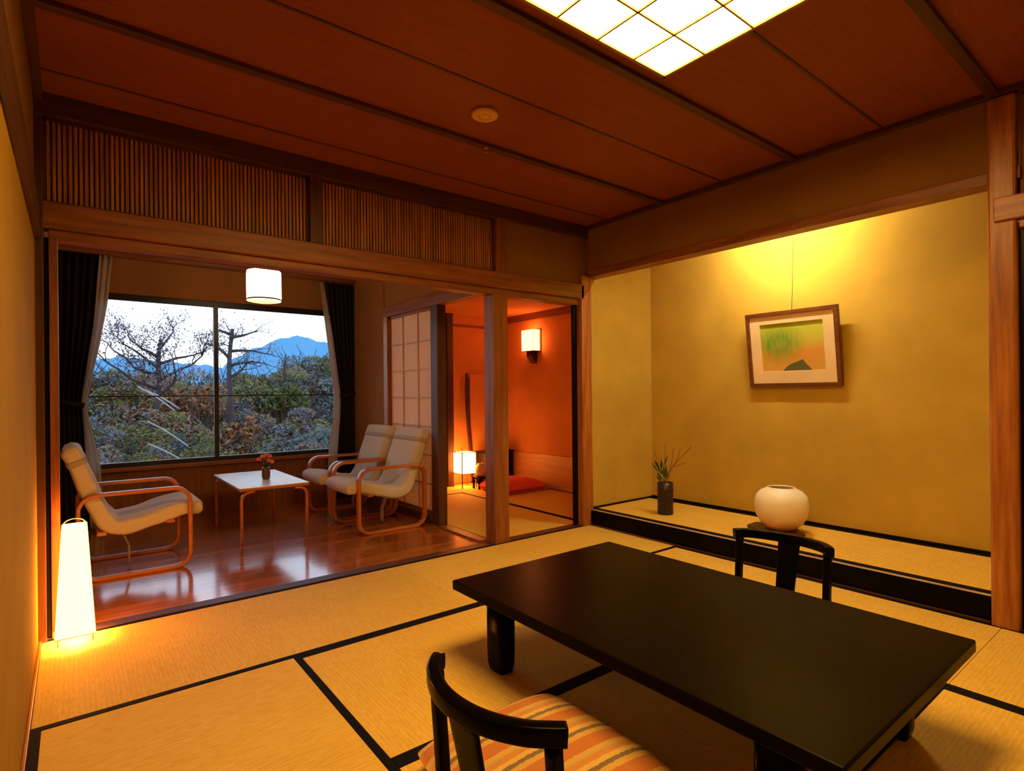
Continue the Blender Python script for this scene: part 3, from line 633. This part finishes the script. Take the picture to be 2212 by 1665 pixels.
# white topped table
t = thing('side_table', 'white topped bent wood table between the lounge chairs', 'table', (1.255, 5.155, 0))
hx, hy, zt = .262, .505, .462
B(-hx, hx, -hy, hy, zt - .006, zt).build('tabletop', M['tabletop'], t, .002)
B(-hx, hx, -hy, hy, zt - .026, zt - .0065).build('edge_board', M['bent'], t, .004)
for sx_ in (-1, 1):
    for sy_ in (-1, 1):
        pts = [(sx_ * (hx - .11), sy_ * (hy - .02), zt - .037)] + [(sx_ * (hx - .016 - .06 + .06 * math.sin(a)), sy_ * (hy - .02), zt - .037 - .06 + .06 * math.cos(a)) for a in [R(15 * k) for k in range(7)]] + [(sx_ * (hx - .016), sy_ * (hy - .02), .0)]
        MB().band(pts, .034, .02, (0, 1, 0)).build('leg', M['bent'], t)
# flowers on it
t = thing('flower_vase', 'small brown vase of pink flowers on the white table', 'vase', (1.285, 5.05, zt))
MB().lathe([(.026, 0), (.033, .02), (.034, .06), (.026, .088), (.030, .10), (.024, .10), (.020, .085)], 20, cap=False).build('vase', M['flowervase'], t)
mb = MB(); ends = [(-.055, .0, .165), (-.02, .02, .185), (.02, -.01, .15), (.05, .01, .135), (.0, -.02, .20), (.035, .02, .185)]
for ex in ends: mb.tube([(0, 0, .08), (ex[0] * .4, ex[1] * .4, .12), ex], .002, 6)
for k in range(9):
    a = k * 2.4; mb.add([(0, 0, .10), (.03 * math.cos(a) - .008, .03 * math.sin(a), .135), (.055 * math.cos(a), .055 * math.sin(a), .15 - .01 * (k % 3)), (.03 * math.cos(a) + .008, .03 * math.sin(a) + .008, .125)], [(0, 1, 2, 3)])
mb.build('stems', M['leaf'], t)
for k, ex in enumerate(ends):
    mb = MB()
    for q_ in range(7):
        a = 2 * PI * q_ / 7
        for r_, h_ in ((.020, .008), (.012, .018)):
            cx, cy = ex[0] + r_ * .6 * math.cos(a), ex[1] + r_ * .6 * math.sin(a)
            mb.lathe([(.001, -.006), (.008, -.002), (.010, .005), (.006, .012), (.001, .014)], 7, (cx, cy, ex[2] + h_ - .008), cap=False)
    mb.build('blossom', M['pink'] if k % 2 == 0 else M['orangepetal'], t)
# curtains
def drape(name, parent, edge, fixed, z0, z1, yc, amp, folds, material, nz=26, nx=90):
    mb = MB(); vs = []; fs = []
    for i in range(nz + 1):
        z = z1 + (z0 - z1) * i / nz; xe = edge(z)
        for j in range(nx + 1):
            u = j / nx; x = fixed(z) + (xe - fixed(z)) * u
            vs.append((x, yc + amp * math.sin(2 * PI * folds * u + .4 * math.sin(z * 2)) * (.75 + .25 * math.sin(u * 17 + z)), z))
    for i in range(nz):
        for j in range(nx):
            a = i * (nx + 1) + j; fs.append((a, a + 1, a + nx + 2, a + nx + 1))
    mb.add(vs, fs, True); return mb.build(name, material, parent, solid=.004)
def interp(tab):
    def f(z):
        for (za, xa), (zb_, xb) in zip(tab, tab[1:]):
            if za >= z >= zb_:
                u = (za - z) / (za - zb_); return xa + (xb - xa) * u
        return tab[0][1] if z > tab[0][0] else tab[-1][1]
    return f
t = thing('curtain', 'dark curtain with pale lining tied back at the left of the window', 'curtain', (0, 0, 0), 0, 'tied back window curtains')
lf = lambda z: XL + .02
drape('drape', t, interp([(2.42, .20), (1.8, .155), (1.15, .065), (1.0, .075), (.5, .10), (.03, .12)]), lf, .03, 2.42, YW - .09, .026, 6, M['curtain'])
drape('lining', t, interp([(2.42, .282), (2.0, .245), (1.6, .18), (1.15, .092), (1.05, .092), (.58, .182), (.03, .21)]), interp([(2.42, .19), (1.8, .145), (1.15, .055), (1.0, .065), (.5, .09), (.03, .11)]), .03, 2.42, YW - .11, .012, 2, M['lining'], nx=30)
MB().band([(XL + .02, YW - .13, 1.16), (-.02, YW - .14, 1.12), (.075, YW - .125, 1.10)], .04, .006, (0, 0, 1)).build('tieback', M['curtain'], t)
t = thing('curtain', 'dark curtain with pale lining tied back at the right of the window', 'curtain', (0, 0, 0), 0, 'tied back window curtains')
rf = lambda z: XP - .015
drape('drape', t, interp([(2.40, 2.20), (1.8, 2.25), (1.15, 2.335), (1.0, 2.33), (.5, 2.29), (.03, 2.27)]), rf, .03, 2.40, YW - .09, .026, 6, M['curtain'])
drape('lining', t, interp([(2.40, 2.118), (2.0, 2.165), (1.6, 2.215), (1.15, 2.27), (1.02, 2.268), (.57, 2.20), (.03, 2.17)]), interp([(2.40, 2.155), (1.8, 2.26), (1.15, 2.345), (1.0, 2.34), (.5, 2.30), (.03, 2.28)]), .03, 2.40, YW - .11, .012, 2, M['lining'], nx=30)
MB().band([(XP - .02, YW - .13, 1.20), (2.42, YW - .14, 1.17), (2.33, YW - .125, 1.15)], .04, .006, (0, 0, 1)).build('tieback', M['curtain'], t)
t = thing('curtain_rail', 'wood curtain rail above the veranda window', 'curtain rail', (0, 0, 0))
B(XL + .005, XP - .005, YW - .14, YW - .05, 2.418, 2.455).build('rail', M['woodX'], t, .004)

# ================================================================== MAIN ROOM FURNITURE
# low table
TX0, TX1, TY0, TY1, TZ = 1.305, 2.312, .517, 2.112, .352
t = thing('low_table', 'long low black lacquer table in the middle of the tatami', 'low table', ((TX0 + TX1) / 2, (TY0 + TY1) / 2, .0015))
hx, hy = (TX1 - TX0) / 2, (TY1 - TY0) / 2
B(-hx, hx, -hy, hy, TZ - .042, TZ).build('tabletop', M['lacquer'], t, .006)
MB().box(-hx + .09, -hx + .12, -hy + .12, hy - .12, TZ - .085, TZ - .042).box(hx - .12, hx - .09, -hy + .12, hy - .12, TZ - .085, TZ - .042).box(-hx + .12, hx - .12, -hy + .12, -hy + .15, TZ - .085, TZ - .042).box(-hx + .12, hx - .12, hy - .15, hy - .12, TZ - .085, TZ - .042).build('apron', M['lacquer2'], t, .003)
for sx_ in (-1, 1):
    for sy_ in (-1, 1):
        cx, cy = sx_ * (hx - .115), sy_ * (hy - .20); rings = []
        for z, a, b_ in ((.0, .034, .046), (.03, .040, .054), (.10, .042, .056), (TZ - .042, .042, .056)):
            rings.append([(cx + a * math.copysign(abs(math.cos(q_)) ** .35, math.cos(q_)), cy + b_ * math.copysign(abs(math.sin(q_)) ** .35, math.sin(q_)), z) for q_ in [2 * PI * (k + .5) / 16 for k in range(16)]])
        MB().loft(rings).build('leg', M['lacquer2'], t)
# legless chairs
def zaisu(label):
    t = thing('legless_chair', label, 'legless chair', (0, 0, 0), 0, 'black legless chairs at the low table')
    rail = smoothpts([(.110, .240, .416), (.083, .217, .418), (.045, .172, .418), (.011, .09, .416), (.0, .0, .415), (.011, -.09, .416), (.045, -.172, .418), (.083, -.217, .418), (.110, -.240, .416)], 5)
    MB().band(rail, .046, .038, (0, 0, 1), e=7).build('top_rail', M['lacquer2'], t)
    for s_ in (-1, 1):
        MB().band(smoothpts([(.088, s_ * .220, .398), (.096, s_ * .220, .28), (.105, s_ * .220, .15), (.11, s_ * .220, .03)], 4), .036, .032, (1, 0, 0), e=5).build('post', M['lacquer2'], t)
    sp_ = smoothpts([(.006, 0, .396), (.03, 0, .28), (.055, 0, .16), (.085, 0, .03)], 5); k = len(sp_)
    MB().band(sp_, [.108 - .018 * math.sin(PI * .5 * i / (k - 1)) for i in range(k)], .016, (0, 1, 0), e=6).build('splat', M['lacquer2'], t)
    rings = []
    for z, s_ in ((.0, .97), (.008, 1), (.028, 1), (.036, .97)):
        rings.append([(.30 + .225 * s_ * math.copysign(abs(math.cos(q_)) ** .4, math.cos(q_)), .262 * s_ * math.copysign(abs(math.sin(q_)) ** .4, math.sin(q_)), z) for q_ in [2 * PI * (k_ + .5) / 32 for k_ in range(32)]])
    MB().loft(rings).build('seat', M['lacquer2'], t)
    return t
z0 = zaisu('black legless chair holding the striped cushion, nearest the viewer'); z0.location = (.720, 1.135, .0015); z0.rotation_euler = (0, 0, R(5))
z1 = copy_tree(z0); z1['label'] = 'black legless chair between the table and the alcove'; z1.location = (2.868, 1.39, .0015); z1.rotation_euler = (0, 0, PI)
# striped cushion
def cushion(name, sx_, sy_, h, material, n=36):
    mb = MB(); vs = []; fs = []
    for side in (1, -1):
        o = len(vs)
        for i in range(n + 1):
            for j in range(n + 1):
                u, v = -1 + 2 * i / n, -1 + 2 * j / n
                pinch = 1 - .07 * (abs(u) ** 5) * (abs(v) ** 2)
                pv = 1 - .07 * (abs(v) ** 5) * (abs(u) ** 2)
                k = max(0, (1 - abs(u) ** 3.2)) ** .55 * max(0, (1 - abs(v) ** 3.2)) ** .55
                zz = h * .36 + (h * .64 * k if side > 0 else -h * .36 * min(1, k * 2.2))
                vs.append((u * sx_ / 2 * pv, v * sy_ / 2 * pinch, zz))
        for i in range(n):
            for j in range(n):
                a = o + i * (n + 1) + j; f_ = (a, a + n + 1, a + n + 2, a + 1); fs.append(f_ if side > 0 else f_[::-1])
    mb.add(vs, fs, True); o = mb.build(name, material)
    import bmesh
    b = bmesh.new(); b.from_mesh(o.data); bmesh.ops.remove_doubles(b, verts=b.verts, dist=.0005); b.to_mesh(o.data); b.free()
    return o
o = cushion('floor_cushion', .57, .60, .09, M['stripes']); o.location = (1.09, 1.265, .039)
tag(o, 'orange and tan striped cushion on the near legless chair', 'cushion')
o = cushion('floor_cushion', .64, .62, .15, M['redcloth']); o.location = (4.19, 5.38, .0018)
tag(o, 'bright red cushion on the side room floor', 'cushion')
# alcove objects
t = thing('hanging_picture', 'framed green landscape hanging tilted in the alcove', 'picture', (4.487, 2.12, 1.204))
t.rotation_euler = (0, -R(7.6), 0)
PW, PH = .355, .602
fr = .030
MB().box(-.03, .012, -PW, PW, 0, fr).box(-.03, .012, -PW, PW, PH - fr, PH).box(-.03, .012, -PW, -PW + fr, fr, PH - fr).box(-.03, .012, PW - fr, PW, fr, PH - fr).build('frame', M['walnut'], t, .003)
ix, iz0, iz1 = .245, .125, .505
MB().box(-.016, -.006, -PW + fr, PW - fr, fr, iz0).box(-.016, -.006, -PW + fr, PW - fr, iz1, PH - fr).box(-.016, -.006, -PW + fr, -ix, iz0, iz1).box(-.016, -.006, ix, PW - fr, iz0, iz1).build('mount', M['mat_board'], t)
B(-.005, .0, -ix - .01, ix + .01, iz0 - .01, iz1 + .01).build('painting', M['painting'], t)
B(.002, .010, -PW + .01, PW - .01, .01, PH - .01).build('backboard', M['walnut'], t)
inv = (Matrix.Translation(t.location) @ t.rotation_euler.to_matrix().to_4x4()).inverted()
MB().tube([inv @ Vector(p) for p in ((4.435, 2.12, 1.70), (4.455, 2.12, 1.95), (4.485, 2.12, 2.56))], .0022, 6).build('wire', M['darkwire'], t)
# ikebana
t = thing('bamboo_vase', 'tall dark bamboo vase with sparse twigs in the alcove corner', 'vase', (3.955, 2.965, ZT + .0012))
MB().lathe([(.062, 0), (.066, .01), (.064, .09), (.068, .10), (.064, .11), (.065, .19), (.069, .20), (.065, .21), (.066, .268), (.058, .268), (.056, .24)], 28, cap=False).build('vase', M['vase'], t)
MB().lathe([(.0, .0), (.06, .0), (.06, .004), (.0, .004)], 24, cap=False).build('base', M['vase'], t)
mb = MB()
def sprig(mb, pts, r): mb.tube(smoothpts(pts, 4), r, 6)
for pts in ([(0, 0, .2), (-.01, .015, .35), (.0, .005, .45), (.01, 0, .60)], [(0, 0, .2), (.02, -.03, .36), (.04, -.09, .46), (.05, -.12, .56)], [(0, 0, .2), (.02, -.05, .38), (.05, -.14, .50), (.06, -.22, .58)], [(0, 0, .2), (.0, .03, .36), (-.01, .07, .46), (-.02, .10, .53)], [(.03, -.07, .40), (.05, -.10, .42), (.06, -.16, .44)], [(.02, -.03, .36), (.0, -.07, .46), (-.01, -.09, .56)]):
    sprig(mb, pts, .0024)
mb.build('twigs', M['twig'], t)
mb = MB()
for k in range(24):
    a = k * 2.399; r_ = .008 + .026 * (k % 5) / 5; z = .255 + .15 * (k / 24) ; L = .05 + .03 * (k % 3)
    cx, cy = r_ * math.cos(a) * .8, .022 + .16 * max(0, z - .30) + r_ * math.sin(a); d = Vector((math.cos(a) * .5, math.sin(a) * .5 + .2, .9)).normalized(); s_ = d.cross(Vector((.8, .6, 0))).normalized() * .008
    p = Vector((cx, cy, z)); mb.add([p, p + d * L * .5 + s_, p + d * L, p + d * L * .5 - s_], [(0, 1, 2, 3)])
mb.build('leaves', M['leaf'], t)
# ivory jar on slab
t = MB(); rings = []
N = 40
def slab_r(a): return 1 + .10 * math.sin(2 * a + .6) + .06 * math.sin(3 * a + 1.2) + .03 * math.sin(7 * a)
for z, s_ in ((0, .94), (.006, 1.0), (.022, 1.0), (.028, .96)): rings.append([(.135 * s_ * slab_r(2 * PI * k / N) * math.cos(2 * PI * k / N), .215 * s_ * slab_r(2 * PI * k / N) * math.sin(2 * PI * k / N), z) for k in range(N)])
o = t.loft(rings).build('display_board', M['slab'], None, loc=(4.07, 2.075, ZT + .0012)); tag(o, 'irregular dark wood slab under the ivory jar', 'display board')
o = MB().lathe([(.0, 0), (.085, 0), (.095, .006), (.140, .045), (.172, .100), (.183, .160), (.181, .205), (.168, .245), (.140, .276), (.112, .291), (.097, .298), (.094, .304), (.089, .305), (.086, .296), (.10, .280), (.14, .25), (.16, .20)], 64, cap=False).build('round_jar', M['ivory'], None, loc=(4.07, 2.03, ZT + .0295))
tag(o, 'round ivory ceramic jar on the alcove slab', 'jar')

# ================================================================== SIDE ROOM OBJECTS
t = thing('low_cabinet', 'low black cabinet in the side room corner behind the square post', 'cabinet', (4.345, 5.95, .0015))
B(-.225, .225, -.11, .11, .03, .41).build('body', M['blackpaint'], t, .006)
B(-.235, .235, -.12, .12, .41, .425).build('top', M['lacquer2'], t, .003)
B(-.215, .215, -.10, .10, 0, .03).build('plinth', M['lacquer2'], t)
t = thing('jar_stand', 'small dark stand beside the square paper lamp', 'stand', (3.955, 5.715, .0015))
B(-.075, .075, -.075, .075, .12, .145).build('top', M['lacquer2'], t, .003)
for sx_ in (-1, 1):
    for sy_ in (-1, 1): B(sx_ * .06 - .01, sx_ * .06 + .01, sy_ * .06 - .01, sy_ * .06 + .01, 0, .12).build('leg', M['lacquer2'], t)
o = MB().lathe([(.0, 0), (.035, 0), (.06, .03), (.072, .08), (.06, .125), (.035, .15), (.035, .165), (.028, .165), (.028, .15)], 28, cap=False).build('pale_jar', M['palejar'], None, loc=(3.955, 5.715, .1472)); tag(o, 'small pale jar lit by the square paper lamp', 'jar')
t = thing('standing_screen', 'thin red brown panel with a dark bowed edge against the side room back wall', 'screen', (4.07, YW - .06, 0))
B(.03, .52, .0, .02, .02, 1.42).build('panel', M['redplaster'], t, .003)
MB().band(smoothpts([(.045, .0, .0), (.035, .0, .35), (.0, .0, .75), (-.022, .0, 1.15), (-.022, .0, 1.44)], 6), [.02, .022, .03] + [.05] * 18 + [.045, .04, .03, .02], .03, (1, 0, 0)).build('edge_post', M['darkZ'], t)

# ================================================================== OUTSIDE
struct('ground_outside', B(-60, 90, YW + .2, 260, -1.7, -1.5), M['soil'], label='garden ground beyond the window')
def az_el(az, d): return d * math.sin(R(az)), d * math.cos(R(az))
RID = [(-20, 2.0), (-5, 2.4), (1.7, 3.1), (3.1, 3.4), (6.4, 3.0), (9.3, 2.8), (11.5, 3.4), (13.8, 4.5), (15.6, 5.35), (17.2, 5.65), (19.5, 5.1), (22, 4.1), (26, 3.0), (40, 2.2)]
def ridge(az):
    for (a, x), (b_, y) in zip(RID, RID[1:]):
        if a <= az <= b_:
            u = (az - a) / (b_ - a); u = u * u * (3 - 2 * u); return x + (y - x) * u
    return 2.0
def mountain(a0, a1, env, d, label):
    mb = MB(); vs = []; fs = []; na, nr = 110, 12
    for i in range(na + 1):
        az = a0 + (a1 - a0) * i / na
        for j in range(nr + 1):
            u = j / nr; rr = d * (.55 + .9 * u)
            top = math.tan(R(env(az))) * d * (math.exp(-((u - .5) / .26) ** 2)) 
            x, y = az_el(az, rr); vs.append((x, y, -6 + top + 6 * math.exp(-((u - .5) / .26) ** 2) + 1.17 + .5 * math.sin(az * 5 + u * 9) * (u > .1) + .6 * math.sin(az * 13 + u * 23) * .6))
    for i in range(na):
        for j in range(nr): a = i * (nr + 1) + j; fs.append((a, a + 1, a + nr + 2, a + nr + 1))
    mb.add(vs, fs, True); o = mb.build(label[0], M['mountain']); o['kind'] = 'structure'; o['label'] = label[1]; return o
mountain(10.2, 34, lambda a: ridge(a) * min(1, max(0, (a - 10.2) / 2.5 + .55)), 700, ('mountain', 'domed mountain tinted haze blue at the right of the window'))
mountain(-16, 13, lambda a: ridge(min(a, 9.5)) - .25 * max(0, a - 9.5), 520, ('mountain', 'low ridge tinted haze blue at the left of the window'))
# bare trees
def tree(name, label, az, d, top, r, half, seed, leafmat, arms, leaf_n=420, ls=.02):
    """upright trunk to the given elevation, crooked side arms and a haze of twigs"""
    rnd = random.Random(seed); x, y = az_el(az, d); H = 1.17 + math.tan(R(top)) * d + 1.5
    t = thing(name, label, 'tree', (x, y, -1.5)); mb = MB(); tips = []
    tr_ = [Vector((rnd.uniform(-.03, .03), 0, -.1 + (H + .1) * k / 8)) for k in range(9)]; tr_[-1].x += .05
    mb.tube(smoothpts(tr_, 3), [r * (1 - .55 * k / 24) for k in range(25)], 8)
    ax_ = Vector((math.cos(R(az)), -math.sin(R(az)), 0)); ay_ = Vector((math.sin(R(az)), math.cos(R(az)), 0))
    def arm(p, dv, L, rad, lev):
        pts = [p]; q_ = p.copy(); dd = dv.copy()
        for k in range(5):
            dd = (dd + Vector((rnd.uniform(-1, 1), rnd.uniform(-1, 1), rnd.uniform(-.55, .55))) * .42).normalized(); q_ = q_ + dd * L / 5; pts.append(q_.copy())
        mb.tube(pts, [rad * (1 - .7 * k / 5) for k in range(6)], 6 if lev == 0 else 4); tips.extend(pts[2:])
        if lev < 2:
            for k in range(5 if lev == 0 else 4):
                i = rnd.choice([1, 2, 3, 4, 5]); nd = (dd + Vector((rnd.uniform(-1, 1), rnd.uniform(-1, 1), rnd.uniform(-.3, 1.0))) * 1.0).normalized()
                arm(pts[i], nd, L * rnd.uniform(.35, .55), rad * .36, lev + 1)
    for hf, side, up_, lf_ in arms:
        arm(Vector((0, 0, H * hf)), (ax_ * side + ay_ * rnd.uniform(-.4, .4) + Vector((0, 0, up_))).normalized(), half * lf_, r * .45, 0)
    for k in range(6): arm(Vector((0, 0, H * rnd.uniform(.8, 1))), Vector((rnd.uniform(-1, 1), rnd.uniform(-1, 1), .5)).normalized(), half * .3, r * .2, 1)
    mb.build('trunk', M['bark'], t); lb = MB()
    for k in range(leaf_n):
        p = rnd.choice(tips) + Vector((rnd.gauss(0, .10), rnd.gauss(0, .10), rnd.gauss(0, .08))); s_ = rnd.uniform(.5, 1.3) * ls
        a = Vector((rnd.uniform(-1, 1), rnd.uniform(-1, 1), rnd.uniform(-1, 1))).normalized(); b_ = a.orthogonal().normalized()
        lb.add([p - a * s_, p + b_ * s_ * .7, p + a * s_, p - b_ * s_ * .7], [(0, 1, 2, 3)])
    lb.build('leaves', leafmat, t)
    return t
tree('bare_tree', 'bare gnarled tree in the left window pane', 5.75, 15, 4.9, .085, 1.45, 4, M['lilac'], [(.72, -1, .55, 1.0), (.80, -1, .25, .9), (.76, 1, .45, .95), (.86, 1, .1, .7), (.90, -1, .6, .6), (.68, 1, .7, .8), (.94, 1, .5, .6), (.84, -1, .9, .7)], 3400, .026)
tree('bare_tree', 'bare gnarled tree just right of the window mullion', 11.35, 14, 6.1, .085, .85, 11, M['lilac'], [(.80, 1, .5, .9), (.88, 1, .05, .9), (.95, 1, .45, .7), (.84, -1, .6, .8), (.74, 1, .7, .9), (.97, -1, .3, .4)], 900, .024)
tree('bare_tree', 'small leafless tree below the domed mountain', 15.9, 17, 3.9, .035, .9, 21, M['lilac'], [(.80, 1, .9, .7), (.75, -1, .8, .8), (.88, 1, 1.2, .4)], 160)
# foliage
def leaf_cloud(mb, rnd, c, rx, rz, n, s0, s1):
    for k in range(n):
        u, a = rnd.uniform(-.35, 1), rnd.uniform(0, 2 * PI); rr = math.sqrt(max(0, 1 - u * u)) * rnd.uniform(.75, 1.08); f_ = rnd.uniform(.8, 1.1)
        p = Vector((c[0] + rx * rr * math.cos(a), c[1] + rx * rr * math.sin(a), c[2] + rz * u * f_)); s_ = rnd.uniform(s0, s1)
        d = Vector((rnd.uniform(-1, 1), rnd.uniform(-1, 1), rnd.uniform(-1, 1))).normalized(); e_ = d.orthogonal().normalized()
        mb.add([p - d * s_, p + e_ * s_ * .5, p + d * s_, p - e_ * s_ * .5], [(0, 1, 2, 3)])
rnd = random.Random(3); zones = {k: MB() for k in ('olive', 'rust', 'blue')}; tw = MB(); allz = MB()
for d, top, n, sp_ in ((9.6, -4.4, 18, .9), (13.5, -1.9, 24, 1.2), (19, .7, 28, .9), (29, 1.9, 36, .7)):
    for k in range(n):
        az = -6 + 34 * (k + rnd.uniform(.1, .9)) / n; dd = d * rnd.uniform(.9, 1.12); x, y = az_el(az, dd)
        el_ = top + rnd.uniform(-1, 1) * sp_ + (max(0, min(1.3, (az - 14) * .4)) if d > 15 else 0)
        zt_ = 1.17 + math.tan(R(el_)) * dd; rx = dd * rnd.uniform(.025, .050); rz = rx * rnd.uniform(.7, 1.1)
        pr = {'olive': .5 + (.9 if el_ < -2.5 else 0), 'rust': .55 + (.6 if 4 < az < 14 and -3 < el_ < 2.2 else 0), 'blue': .30 + (1.2 if az > 15 or az < 2.5 else 0)}
        for q_ in range(6): leaf_cloud(zones[rnd.choices(list(pr), list(pr.values()))[0]], rnd, (x + rnd.uniform(-.6, .6) * rx, y + rnd.uniform(-.4, .4) * rx, zt_ - rz * rnd.uniform(.5, 1.6)), rx * rnd.uniform(.35, .8), rz * rnd.uniform(.35, .8), 260, .0014 * dd, .0042 * dd)
        leaf_cloud(zones[rnd.choices(list(pr), list(pr.values()))[0]], rnd, (x, y, zt_ - rz * 2.2), rx * 1.1, rz * 1.2, 420, .0026 * dd, .0055 * dd)
        for q_ in range(7):
            a = rnd.uniform(0, 2 * PI); p0 = Vector((x, y, zt_ - rz * 1.6)); p1 = p0 + Vector((rx * 1.2 * math.cos(a), rx * .8 * math.sin(a) - rx * .4, rz * rnd.uniform(.6, 2.3)))
            pm = (p0 + p1) / 2 + Vector((rnd.uniform(-.2, .2), 0, rnd.uniform(-.1, .25))) * rx
            tw.tube([p0, pm, p1], [.0010 * dd, .0008 * dd, .0004 * dd], 4)
idx = []
for i, zn in enumerate(zones): allz.add(zones[zn].v, zones[zn].f); idx += [i] * len(zones[zn].f)
o = allz.build('shrubbery', M['z_olive']); o.data.materials.append(M['z_rust']); o.data.materials.append(M['z_blue']); o.data.polygons.foreach_set('material_index', idx)
tag(o, 'tangled autumn thicket filling the view through the window', 'shrubbery', None, 'stuff')
tw.build('twigs', M['bark'], o)['kind'] = 'stuff'
def shrub(label, az, d, top, rx, rz, material, seed, n=900):
    rnd = random.Random(seed); x, y = az_el(az, d); zt_ = 1.17 + math.tan(R(top)) * d
    t = thing('shrub', label, 'shrub', (x, y, -1.5)); H = zt_ + 1.5
    lb = MB()
    for k in range(5): leaf_cloud(lb, rnd, (rnd.uniform(-.5, .5) * rx, rnd.uniform(-.4, .4) * rx, H - rz * rnd.uniform(.9, 1.5)), rx * .7, rz * .75, n // 5, .004 * d, .008 * d)
    lb.build('leaves', material, t)
    sb = MB()
    for k in range(6):
        a = k * 1.05; sb.tube([(0, 0, -.05), (.2 * rx * math.cos(a), .2 * rx * math.sin(a), (H - rz) * .6), (.5 * rx * math.cos(a), .5 * rx * math.sin(a), H - rz * .7)], [.04, .03, .012], 6)
    sb.build('stems', M['bark'], t); return t
shrub('olive green shrub under the domed mountain', 15.9, 17, 1.7, .75, .55, M['olive'], 5)
shrub('grey green shrub at the lower right of the window', 18.3, 10, -2.2, .85, .75, M['greygreen'], 6, 1500)
shrub('rust orange shrub just right of the mullion', 12.4, 10.5, -1.6, .33, .50, M['rust'], 7, 700)
shrub('rust shrub left of the mullion at eye height', 8.9, 16, 1.1, .75, .45, M['rust'], 8, 800)
shrub('fresh green shrub low beside the mullion', 7.5, 9.3, -5.3, .42, .32, M['green'], 9, 700)
shrub('olive shrub at the lower left of the window', 3.6, 9.0, -5.6, .55, .35, M['olive'], 10, 800)
mb = MB()
for a0, e0, a1, e1, d in ((4.3, .9, 7.0, -1.2, 8.6), (4.8, .6, 7.3, -1.0, 8.7), (5.0, -2.1, 8.0, -4.3, 8.6), (5.0, -4.0, 8.2, -6.0, 8.6)):
    x, y = az_el(a0, d); x2, y2 = az_el(a1, d * .98)
    mb.tube(smoothpts([(x, y, 1.17 + math.tan(R(e0)) * d), ((x + x2) / 2, (y + y2) / 2 + .05, 1.17 + math.tan(R((e0 + e1) / 2 + .15)) * d), (x2, y2, 1.17 + math.tan(R(e1)) * d)], 5), .009, 6)
o = mb.build('dead_branch', M['palebark']); tag(o, 'pale dead branches slanting across the left window pane', 'branch')
